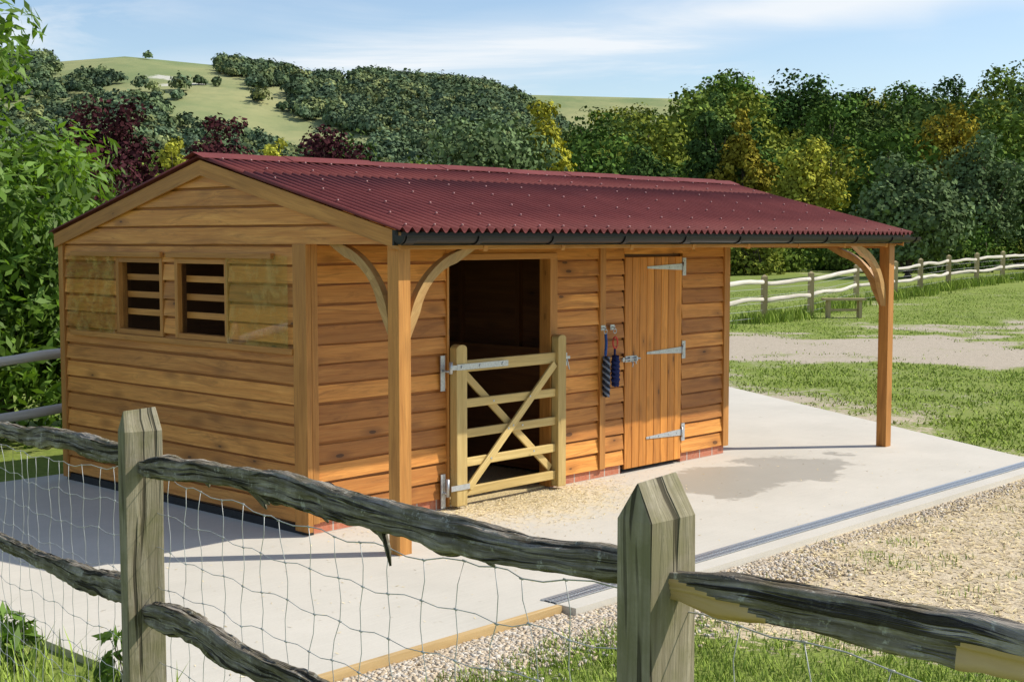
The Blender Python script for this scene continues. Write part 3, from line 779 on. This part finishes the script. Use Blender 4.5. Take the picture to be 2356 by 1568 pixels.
# ------------------------------------------------------------------ lead ropes
m_navy=plain('navy_rope',(.012,.022,.10),.9,0,80,.4,.5); m_blackrope=plain('dark_rope',(.02,.025,.04),.9); m_greyrope=plain('grey_rope',(.18,.22,.30),.9)
m_blue=plain('blue_strap',(.02,.10,.40),.7); m_red=plain('red_strap',(.55,.05,.04),.6)
def rope(a,z0,z1,mats,ring,wd):
    R=empty('lead_rope',True); mb=MB(); y=-.085
    th=np.linspace(0,2*math.pi,17)
    mb.tube([(a,-.046,z0+.04),(a,-.085,z0+.03),(a,-.085,z0+.05)],.005,6,3); mb.box(a-.03,a+.03,-.055,-.050,z0+.01,z0+.06,3)
    mb.tube([(a+.022*math.cos(q),y,z0+.022*math.sin(q)) for q in th],.005,6,3,cap=False)
    if ring: mb.tube([(a+.035*math.cos(q),y-.005,z0-.11+.055*math.sin(q)) for q in th],.008,6,2,cap=False)
    else: mb.tube([(a,y,z0-.02),(a+.01,y,z0-.11),(a,y,z0-.22)],[(.017,.006)]*3,6,2)
    mb.tube([(a,y,z0-.17),(a,y,z0-.30)],.011,6,2 if not ring else 0)
    zt=z0-.24
    for s in range(4):
        ph=s*math.pi/2; n=46
        P=[(a+(wd*(.75+.25*math.sin(k*.9)))*math.cos(ph+k*.42)*min(1,.35+k/12,.35+(n-k)/10), y-.01+.028*math.sin(ph+k*.42), zt-(zt-z1)*k/n) for k in range(n+1)]
        mb.tube(P,.0125,6,s%2)
    mb.obj('rope_coil',[mats[0],mats[1],m_red if ring else m_blue,m_galv],R)
rope(3.515,1.42,.80,(m_blackrope,m_greyrope),False,.036); rope(3.655,1.42,.89,(m_navy,m_navy),True,.045)
# ------------------------------------------------------------------ near fence
FN=empty('cleft_rail_fence')
P0=(2.0,.98);P1=(.257,2.4);P2=(-1.22,4.45);P3=(-2.75,6.6);P4=(-4.2,9.0)
def fpost(x,y,zt,yaw,w=.125,d=.078,zb=None):
    zb=float(G(x,y))-.1 if zb is None else zb
    mb=MB(); sh=.075
    def q(i,j,z): return (i,j,z)
    hw,hd=w/2,d/2; n=14; r=.5
    per_=[(-hw,-hd),(hw,-hd),(hw,hd),(-hw,hd)]
    zs=np.linspace(zb,zt-sh,n); ox,oy=random.uniform(0,9),random.uniform(0,9)
    b=len(mb.V)
    for k,z in enumerate(zs):
        for (i,j) in per_:
            f=1+.03*nz(z*3+x,y,1.5,i*9+j*5); mb.V.append(q(i*f,j*f,z))
    def face(idx,uvs,rr=r):
        mb.F.append(tuple(idx)); mb.UV+=[(u+ox,v+oy) for u,v in uvs]; mb.R.append(rr); mb.MI.append(0); mb.S.append(False)
    vs=[0,w,w+d,2*w+d,2*w+2*d]
    for k in range(n-1):
        for e in range(4):
            e2=(e+1)%4; z0,z1=zs[k],zs[k+1]
            face([b+k*4+e,b+k*4+e2,b+k*4+4+e2,b+k*4+4+e],[(z0,vs[e]),(z0,vs[e+1]),(z1,vs[e+1]),(z1,vs[e])])
    t=b+(n-1)*4; mb.V+=[q(-hw*.86,0,zt-.008),q(hw*.86,0,zt)]; r0,r1=len(mb.V)-2,len(mb.V)-1; zt_=zt-sh
    face([t,t+1,r1,r0],[(zt_,0),(zt_,w),(zt,w),(zt,0)],.8); face([t+2,t+3,r0,r1],[(zt_,3),(zt_,3+w),(zt,3+w),(zt,3)])
    face([t+1,t+2,r1],[(zt_,w),(zt_,w+d),(zt,w+d/2)]); face([t+3,t,r0],[(zt_,vs[3]),(zt_,vs[4]),(zt,(vs[3]+vs[4])/2)])
    o=mb.obj('post',m_post,FN,bevel=.003); o.location=(x,y,0); o.rotation_euler=(0,0,yaw)
fpost(*P1,1.885,math.radians(44)); fpost(*P2,1.752,math.radians(32)); fpost(*P3,1.66,math.radians(35)); fpost(*P0,1.9,math.radians(50)); fpost(*P4,1.6,math.radians(35))
def rail(A,Bp,prof,seed,hw=.026,hh=.036,s0=0,s1=1,n=260,name='rail',cut=None):
    ss=np.linspace(s0,s1,n); zz=np.interp(ss,[p[0] for p in prof],[p[1] for p in prof])
    k=np.ones(15)/15; zz=np.convolve(np.pad(zz,7,'edge'),k,'valid')
    path=[];rad=[]
    for i,s in enumerate(ss):
        wv=.012*nz(s*4,seed,1,1)
        x=A[0]+(Bp[0]-A[0])*s;y=A[1]+(Bp[1]-A[1])*s
        dx,dy=Bp[0]-A[0],Bp[1]-A[1];l=math.hypot(dx,dy)
        path.append((x-dy/l*wv,y+dx/l*wv,zz[i]+.018*nz(s*6,seed,1,4)+.004*nz(s*25,seed,1,6)))
        e=min(1,.66+min(s-s0,s1-s)*7)
        f=1+.34*nz(s*6,seed,1,2)+.12*nz(s*22,seed,1,5)
        rad.append((hw*f*e,hh*f*e))
    seg=48
    def sec(i,th):
        s=i/n; ct,st_=math.cos(th),math.sin(th)
        sq=1/max(abs(ct),abs(st_))**.6
        ang=noise.noise(Vector((ct*1.3+seed,st_*1.3,s*1.5)))
        fib=noise.noise(Vector((ct*7+seed*2,st_*7,s*7)))
        fib2=noise.noise(Vector((ct*15,st_*15+seed,s*14)))
        ch=noise.noise(Vector((s*60,ct*4,st_*4+seed)))
        low=max(0,-st_)**4*max(0,noise.noise(Vector((s*17,seed,2)))-.12)*.9
        return sq*(.92+.24*ang+.20*abs(fib)-.05+.16*fib2+.08*ch+low)
    mb=MB(); mb.tube(path,rad,seg,0,.5,sec,True,True,mfn=(lambda i,k:cut(i/n,k/seg)) if cut else None); o=mb.obj(name,[m_rail,m_cut],FN); return path
up=[(0,1.556),(.19,1.622),(.365,1.624),(.466,1.639),(.6,1.656),(.711,1.650),(.839,1.675),(1,1.708)]
rail(P2,P1,up,1.3,s0=.012,s1=.985)
rail(P2,P1,[(0,1.06),(.1,1.10),(.2,1.122),(.32,1.115),(.42,1.116),(1,1.15)],5.1,s0=.015,s1=.98,hh=.042)
rail(P3,P2,[(0,1.45),(.38,1.497),(.7,1.54),(1,1.583)],8.2,hh=.038,s1=.99)
rail(P3,P2,[(0,.96),(.38,1.0),(.7,1.05),(1,1.135)],12.7,hh=.038,s1=.99)
def cutf(s,f):
    up_=math.sin(2*math.pi*f)
    if s<.09: return 1 if up_<.55-s*14 else 0
    if .235<s<.50: return 1 if up_<-.15+.25*math.sin((s-.235)/.265*math.pi) else 0
    return 0
rail(P1,P0,[(0,1.690),(.28,1.697),(1,1.73)],17.7,hh=.036,s0=.01,cut=cutf)
rail(P1,P0,[(0,1.2),(1,1.22)],19.7); rail(P4,P3,[(0,1.4),(1,1.45)],23.7); rail(P4,P3,[(0,.9),(1,.96)],25.7)
def onseg(A,Bp,s): return (A[0]+(Bp[0]-A[0])*s,A[1]+(Bp[1]-A[1])*s)
mb=MB()
for s,l,lean in ((.615,.095,.03),(.60,.05,.05),(.585,.03,.06),(.345,.035,.05),(.36,.02,.03),(.49,.03,.04),(.50,.02,.05),(.20,.03,.03),(.78,.02,.04)):
    x,y=onseg(P2,P1,s); z=float(np.interp(s,[p[0] for p in up],[p[1] for p in up]))-.026
    dx,dy=P1[0]-P2[0],P1[1]-P2[1]; q=math.hypot(dx,dy); dx/=q;dy/=q
    x+=dy*-.01; y+=-dx*-.01
    mb.tube([(x-dx*.07,y-dy*.07,z+.014),(x,y,z-l*.2),(x+dx*lean*.7,y+dy*lean*.7,z-l*.65),(x+dx*lean,y+dy*lean,z-l)],[(.008,.016),(.007,.014),(.006,.011),(.002,.003)],7,0,.5)
mb.obj('bark_splinters',m_rail,FN)
def net(A,Bp,zt0,zt1,zb0,zb1,seed,nh=9,pitch=.135):
    mb=MB(); l=math.hypot(Bp[0]-A[0],Bp[1]-A[1]); nv=int(l/pitch); dx,dy=(Bp[0]-A[0])/l,(Bp[1]-A[1])/l
    sx_,sy_=-dy,dx
    if sx_*(-A[0])+sy_*(-A[1])>0: sx_,sy_=-sx_,-sy_
    def kn(i,j,f=0.):
        s=(i)/nv; t=j/(nh-1)
        zt=zt0+(zt1-zt0)*s-.05*math.sin(math.pi*s)*(1-t); zb=zb0+(zb1-zb0)*s
        ds=.022*noise.noise(Vector((i*.9,j*.8,seed)))/l*1.6
        x=A[0]+(Bp[0]-A[0])*(s+ds);y=A[1]+(Bp[1]-A[1])*(s+ds)
        o=.035+.03*noise.noise(Vector((i*.35,j*.35,seed+4)))
        return Vector((x+sx_*o,y+sy_*o,zt+(zb-zt)*t+.022*noise.noise(Vector((i*.7,j*.9,seed+9)))))
    for j in range(nh):
        P=[]
        for i in range(nv+1):
            P.append(kn(i,j))
            if i<nv: P.append((kn(i,j)+kn(i+1,j))/2+Vector((0,0,.006*(-1)**(i+j))))
        mb.tube(P,.0012 if j else .0016,4,0,.5)
    for i in range(nv+1):
        P=[]
        for j in range(nh):
            P.append(kn(i,j))
            if j<nh-1: P.append((kn(i,j)+kn(i,j+1))/2+Vector((dx,dy,0))*.009*(-1)**(i+j))
        mb.tube(P,.0011,4,0,.5)
        for j in range(nh):
            p=kn(i,j); mb.tube([p-Vector((dx,dy,0))*.006,p+Vector((dx,dy,0))*.006],.0028,5,0,.5)
    mb.obj('wire_netting',m_wire,FN)
net(P2,P1,1.535,1.66,.42,.60,1,10); net(P3,P2,1.40,1.535,.30,.42,7,10); net(P1,P0,1.635,1.66,.6,.65,13,9); net(P4,P3,1.35,1.40,.25,.3,17,10)
# ------------------------------------------------------------------ other fences
def pr_fence(nm,pts,zs,ph,rails,railmat,gl=1.0,thick=.045,wires=0,pw=.10):
    E=empty(nm); mb=MB(); mr=MB(); mw=MB()
    for (x,y),z in zip(pts,zs):
        w=pw/2
        mb.box(x-w,x+w,y-w*.7,y+w*.7,z-.1,z+ph-.04)
        mb.hexa([(x-w,y-w*.7,z+ph-.04),(x+w,y-w*.7,z+ph-.04),(x+w,y+w*.7,z+ph-.04),(x-w,y+w*.7,z+ph-.04),(x-w*.2,y-w*.2,z+ph+.02),(x+w*.2,y-w*.2,z+ph+.02),(x+w*.2,y+w*.2,z+ph+.02),(x-w*.2,y+w*.2,z+ph+.02)],(0,0,1))
    for i in range(len(pts)-1):
        for rz in rails:
            sd=random.random()*99; P=[];R=[]
            for k in range(9):
                s=k/8; x=pts[i][0]+(pts[i+1][0]-pts[i][0])*s; y=pts[i][1]+(pts[i+1][1]-pts[i][1])*s; z=zs[i]+(zs[i+1]-zs[i])*s
                P.append((x,y,z+rz+.09*nz(s*2.2,sd,1)-.03)); q=thick*(1+.3*nz(s*5,sd,1)); R.append((q*.6,q))
            mr.tube(P,R,8,0)
        for k in range(wires):
            z=.12+k*.2; p,q=pts[i],pts[i+1]; mw.tube([(p[0],p[1],zs[i]+z),(q[0],q[1],zs[i+1]+z)],.006,3)
    mb.obj('posts',m_postfar,E); mr.obj('rails',railmat,E)
    if wires: mw.obj('wires',m_wire,E)
fp=[(-3.5,24.5),(-1.4,27),(.8,30),(3,33),(5.0,35.7),(7.1,38.5),(9.0,41.2),(11.7,46.5),(13.6,48.6),(15.0,50.3),(17.05,53.5),(19,56.),(20.95,58.5),(23.1,61.5),(25.5,64),(28,67),(31,70)]
pr_fence('paddock_fence',fp,[float(G(x,y))+.02 for x,y in fp],1.30,(.62,1.10),m_railfar,1,.062,5,.17)
fp=[B2W(a,4.45) for a in (-6.6,-4.6,-2.6,-1.1,1.4,3.6)]
pr_fence('boundary_fence',fp,[max(0,float(G(x,y))) for x,y in fp],1.35,(.60,1.17),m_railfar,1,.05,0)
mb=MB(); bx,by=9.75,40.2; bz=float(G(bx,by))
mb.box(bx-.62,bx+.62,by-.2,by+.2,bz+.52,bz+.58)
for q in (-.5,.42): mb.box(bx+q,bx+q+.09,by-.15,by+.15,bz-.05,bz+.518)
mb.box(bx-.4,bx+.4,by-.03,by+.03,bz+.2,bz+.27)
mb.obj('wooden_bench',m_postfar)
# ------------------------------------------------------------------ grass, gravel, straw
gm=leaf_mat('grass_blade',[(.25,.33,.07),(.25,.33,.07)],cheap=True)
def blades(nm,pts,h,w,lean=.5,mat=gm):
    pts=np.array(pts); n=len(pts); rg=np.random.default_rng(len(pts))
    th=rg.uniform(0,2*np.pi,n); hh=h*rg.uniform(.5,1.4,n); ww=w*rg.uniform(.7,1.3,n)
    d=np.stack([np.cos(th),np.sin(th),np.zeros(n)],1); l=np.stack([-np.sin(th),np.cos(th),np.zeros(n)],1)*(lean*hh*rg.uniform(0,1.2,n))[:,None]
    top=pts+l; top[:,2]+=hh; mid=pts+l*.35; mid[:,2]+=hh*.55
    V=np.stack([pts-d*ww[:,None]/2,pts+d*ww[:,None]/2,mid+d*ww[:,None]*.4,top, mid-d*ww[:,None]*.4],1).reshape(-1,3)
    i=np.arange(n)*5
    T=np.concatenate([np.stack([i,i+1,i+2],1),np.stack([i,i+2,i+4],1),np.stack([i+4,i+2,i+3],1)])
    sh=np.tile(rg.uniform(.6,1.5,n),3)
    me=np_mesh(nm,V,T,mat,None,sh,tri=True); return link(bpy.data.objects.new(nm,me))
rg=random.Random(5)
def offslab(a,b): return not(-2.85<a and -2.95<b<4.05 and a<(7.60+(b+2.32)*.586))
P=[]
for _ in range(130000):
    y=rg.uniform(5.5,14.5); x=rg.uniform(-.1,.42)*y+rg.uniform(-.5,.5); a,b=W2B(x,y)
    if not offslab(a,b): continue
    if rg.random()<max(0,cover(x,y)+.5*nz(x,y,3.1,1)-.15): P.append((x,y,float(G(x,y))-.003))
blades('near_grass',P,.045,.006,.9)
P=[]
for _ in range(130000):
    y=14+(rg.random()**1.3)*40; x=rg.uniform(.05,.46)*y; a,b=W2B(x,y)
    if not offslab(a,b): continue
    if rg.random()<max(0,cover(x,y)*1.0+.7*nz(x,y,1.6,1)-.25): P.append((x,y,float(G(x,y))-.005))
blades('paddock_grass',P,.04,.018,1.3)
P=[]
for _ in range(16000):
    a=rg.uniform(-6.5,-2.85); b=rg.uniform(-5.5,4.5); x,y=B2W(a,b)
    if rg.random()<.55+.6*nz(x,y,1.5,1): P.append((x,y,float(G(x,y))-.01))
blades('verge_grass',P,.20,.009,.9)
Q_=[]
fx=[(3,33),(5.0,35.7),(7.1,38.5),(9.0,41.2),(11.7,46.5),(13.6,48.6),(15.0,50.3),(17.05,53.5),(19,56.),(20.95,58.5),(23.1,61.5),(25.5,64)]
for _ in range(9000):
    s=rg.random(); k=rg.randrange(0,len(fx)-1); x=fx[k][0]+(fx[k+1][0]-fx[k][0])*s+rg.gauss(0,.3); y=fx[k][1]+(fx[k+1][1]-fx[k][1])*s+rg.gauss(0,.3)
    if nz(x,y,.5,8)>-.1: Q_.append((x,y,float(G(x,y))))
blades('fence_line_grass',Q_,.32,.03,.7)
def stones(nm,pts,sz,mat):
    n=len(pts); rg2=np.random.default_rng(n); P=np.array(pts)
    base=np.array([[-1,-1,-.6],[1,-1,-.6],[1,1,-.6],[-1,1,-.6],[-.7,-.7,.6],[.7,-.7,.6],[.7,.7,.6],[-.7,.7,.6]])
    V=base[None]*rg2.uniform(.55,1.2,(n,8,3))*(sz*rg2.uniform(.5,1.3,n))[:,None,None]*rg2.uniform(.7,1.3,(n,1,3))
    th=rg2.uniform(0,6.28,n); c,s=np.cos(th)[:,None],np.sin(th)[:,None]
    V=np.stack([V[...,0]*c-V[...,1]*s,V[...,0]*s+V[...,1]*c,V[...,2]],-1)+P[:,None,:]
    f=np.array([[3,2,1,0],[4,5,6,7],[0,1,5,4],[1,2,6,5],[2,3,7,6],[3,0,4,7]])
    Q=(f[None]+8*np.arange(n)[:,None,None]).reshape(-1,4); sh=np.repeat(rg2.random(n),6)
    me=np_mesh(nm,V.reshape(-1,3),Q,mat,None,sh); return link(bpy.data.objects.new(nm,me))
t=M('gravel_stone'); s=t.attr('shade'); r=t.n('ShaderNodeValToRGB',None,Fac=s); cr=r.color_ramp
cr.elements[0].color=(.42,.34,.24,1); cr.elements[1].color=(.74,.68,.57,1)
e_=cr.elements.new(.35); e_.color=(.62,.51,.36,1); e_=cr.elements.new(.7); e_.color=(.48,.43,.36,1); m_grav=t.out(t.n('ShaderNodeBsdfDiffuse',None,Color=r.outputs[0]).outputs[0])
P=[]
for _ in range(14000):
    a=rg.uniform(-2.9,2.2); q=abs(rg.gauss(0,.30)) ; b=-2.82-q
    if a>-.25: b-=.1
    if rg.random()<(1.0 if a<.6 else .4): x,y=B2W(a,b); P.append((x,y,float(G(x,y))+.006))
for _ in range(3000):
    a=rg.uniform(0,8); b=-2.93-abs(rg.gauss(0,.12)); x,y=B2W(a,b); P.append((x,y,float(G(x,y))+.004))
stones('gravel',P,.012,m_grav)
def flakes(nm,pts,sz,mat):
    n=len(pts); rg2=np.random.default_rng(n+1); P=np.array(pts); nn=unit(n,rg2)*.35+np.array([0,0,1]); nn/=np.linalg.norm(nn,axis=1)[:,None]
    V,Q=quads_at(P,nn,sz*rg2.uniform(.5,1.5,n),rg2,3.2,True); me=np_mesh(nm,V,Q,mat,None,rg2.uniform(.6,1.3,n)); return link(bpy.data.objects.new(nm,me))
m_straw=leaf_mat('straw',[(.74,.62,.40),(.68,.56,.35)],cheap=True)
P=[]
for _ in range(60000):
    a=rg.uniform(-.5,10); b=rg.uniform(-8,-2.95); x,y=B2W(a,b)
    if rg.random()<.85-cover(x,y): P.append((x,y,float(G(x,y))+.008))
flakes('straw_litter',P,.016,m_straw)
P=[]
for _ in range(7000):
    a=2.1+rg.gauss(0,.65); b=-.02-abs(rg.gauss(0,.45))
    if b<-2.5: continue
    x,y=B2W(a,b); P.append((x,y,.004+rg.random()*.004))
for _ in range(500):
    a=rg.uniform(-2.5,7); b=rg.uniform(-2.6,-.1); x,y=B2W(a,b); P.append((x,y,.004))
flakes('wood_shavings',P,.009,m_straw)
for (a,b) in ((-3.15,-1.5),(-3.0,-2.3),(-3.35,-.6)):
    x,y=B2W(a,b); bush('nettle_plant',x,y,.55,.35,int(300+a*10+b*7),24,26,.05,cr=(.10,.16))
# ------------------------------------------------------------------ world and sun
EL=math.radians(44); az=Vector((1,.12,0)).normalized()
w=bpy.data.worlds.new('World'); scn.world=w; w.use_nodes=True; nt=NT.__new__(NT); nt.t=w.node_tree; nt.t.nodes.clear()
sky=nt.n('ShaderNodeTexSky',{'sky_type':'NISHITA','sun_disc':False,'sun_elevation':EL,'sun_rotation':math.atan2(az.x,az.y),'altitude':100,'air_density':1.0,'dust_density':.6,'ozone_density':1.5})
g=nt.n('ShaderNodeTexCoord').outputs['Generated']; sp=nt.n('ShaderNodeSeparateXYZ',None,Vector=g)
yy=nt.math('MAXIMUM',nt.math('ABSOLUTE',sp.outputs[1]),.15)
px=nt.math('DIVIDE',sp.outputs[0],yy); pz=nt.math('DIVIDE',sp.outputs[2],yy)
cv_=nt.n('ShaderNodeCombineXYZ',None,X=px,Y=pz,Z=0.0).outputs[0]
n1=nt.noise(nt.map(cv_,(3.2,20,1),(0,0,math.radians(-9))),1.0,7,.62,.7)
n2=nt.noise(nt.map(cv_,(3,7,1),(0,0,0),(3.1,1.7,0)),1.0,3,.5,.3)
bc=nt.math('SUBTRACT',pz,nt.math('ADD',nt.math('MULTIPLY',px,.13),.137))
bw=nt.rng(nt.math('ABSOLUTE',nt.math('ADD',bc,nt.rng(n2,.3,.7,-.012,.012))),.0,.028,1,0)
cl=nt.math('ADD',nt.math('MULTIPLY',nt.rng(n1,.44,.70),nt.rng(n2,.42,.60,.05,1)),nt.math('MULTIPLY',bw,nt.rng(n1,.25,.6,.2,.85)))
cl=nt.math('MULTIPLY',nt.rng(cl,0,1,0,.85),nt.rng(sp.outputs[2],.0,.06))
skc=nt.mix(1.0,sky.outputs[0],(1.18,1.18,1.20),'MULTIPLY')
col=nt.mix(cl,skc,(7.3,7.5,7.7))
bg=nt.n('ShaderNodeBackground',None,Color=col,Strength=.13); ow=nt.n('ShaderNodeOutputWorld'); nt.t.links.new(bg.outputs[0],ow.inputs[0])
sl=bpy.data.lights.new('sun','SUN'); sl.energy=5.0; sl.angle=math.radians(.5); sl.color=(1,.93,.83)
so=link(bpy.data.objects.new('sun',sl)); dirv=Vector((-az.x*math.cos(EL),-az.y*math.cos(EL),-math.sin(EL))); so.rotation_euler=dirv.to_track_quat('-Z','Y').to_euler(); so.location=(20,0,30)
# ------------------------------------------------------------------ camera
cam=bpy.data.cameras.new('camera'); co=link(bpy.data.objects.new('camera',cam)); cam.sensor_width=36; cam.lens=48.1
co.location=(0,0,2.3); co.rotation_euler=(math.radians(90-4.25),0,0); cam.clip_start=.05; cam.clip_end=8000; scn.camera=co
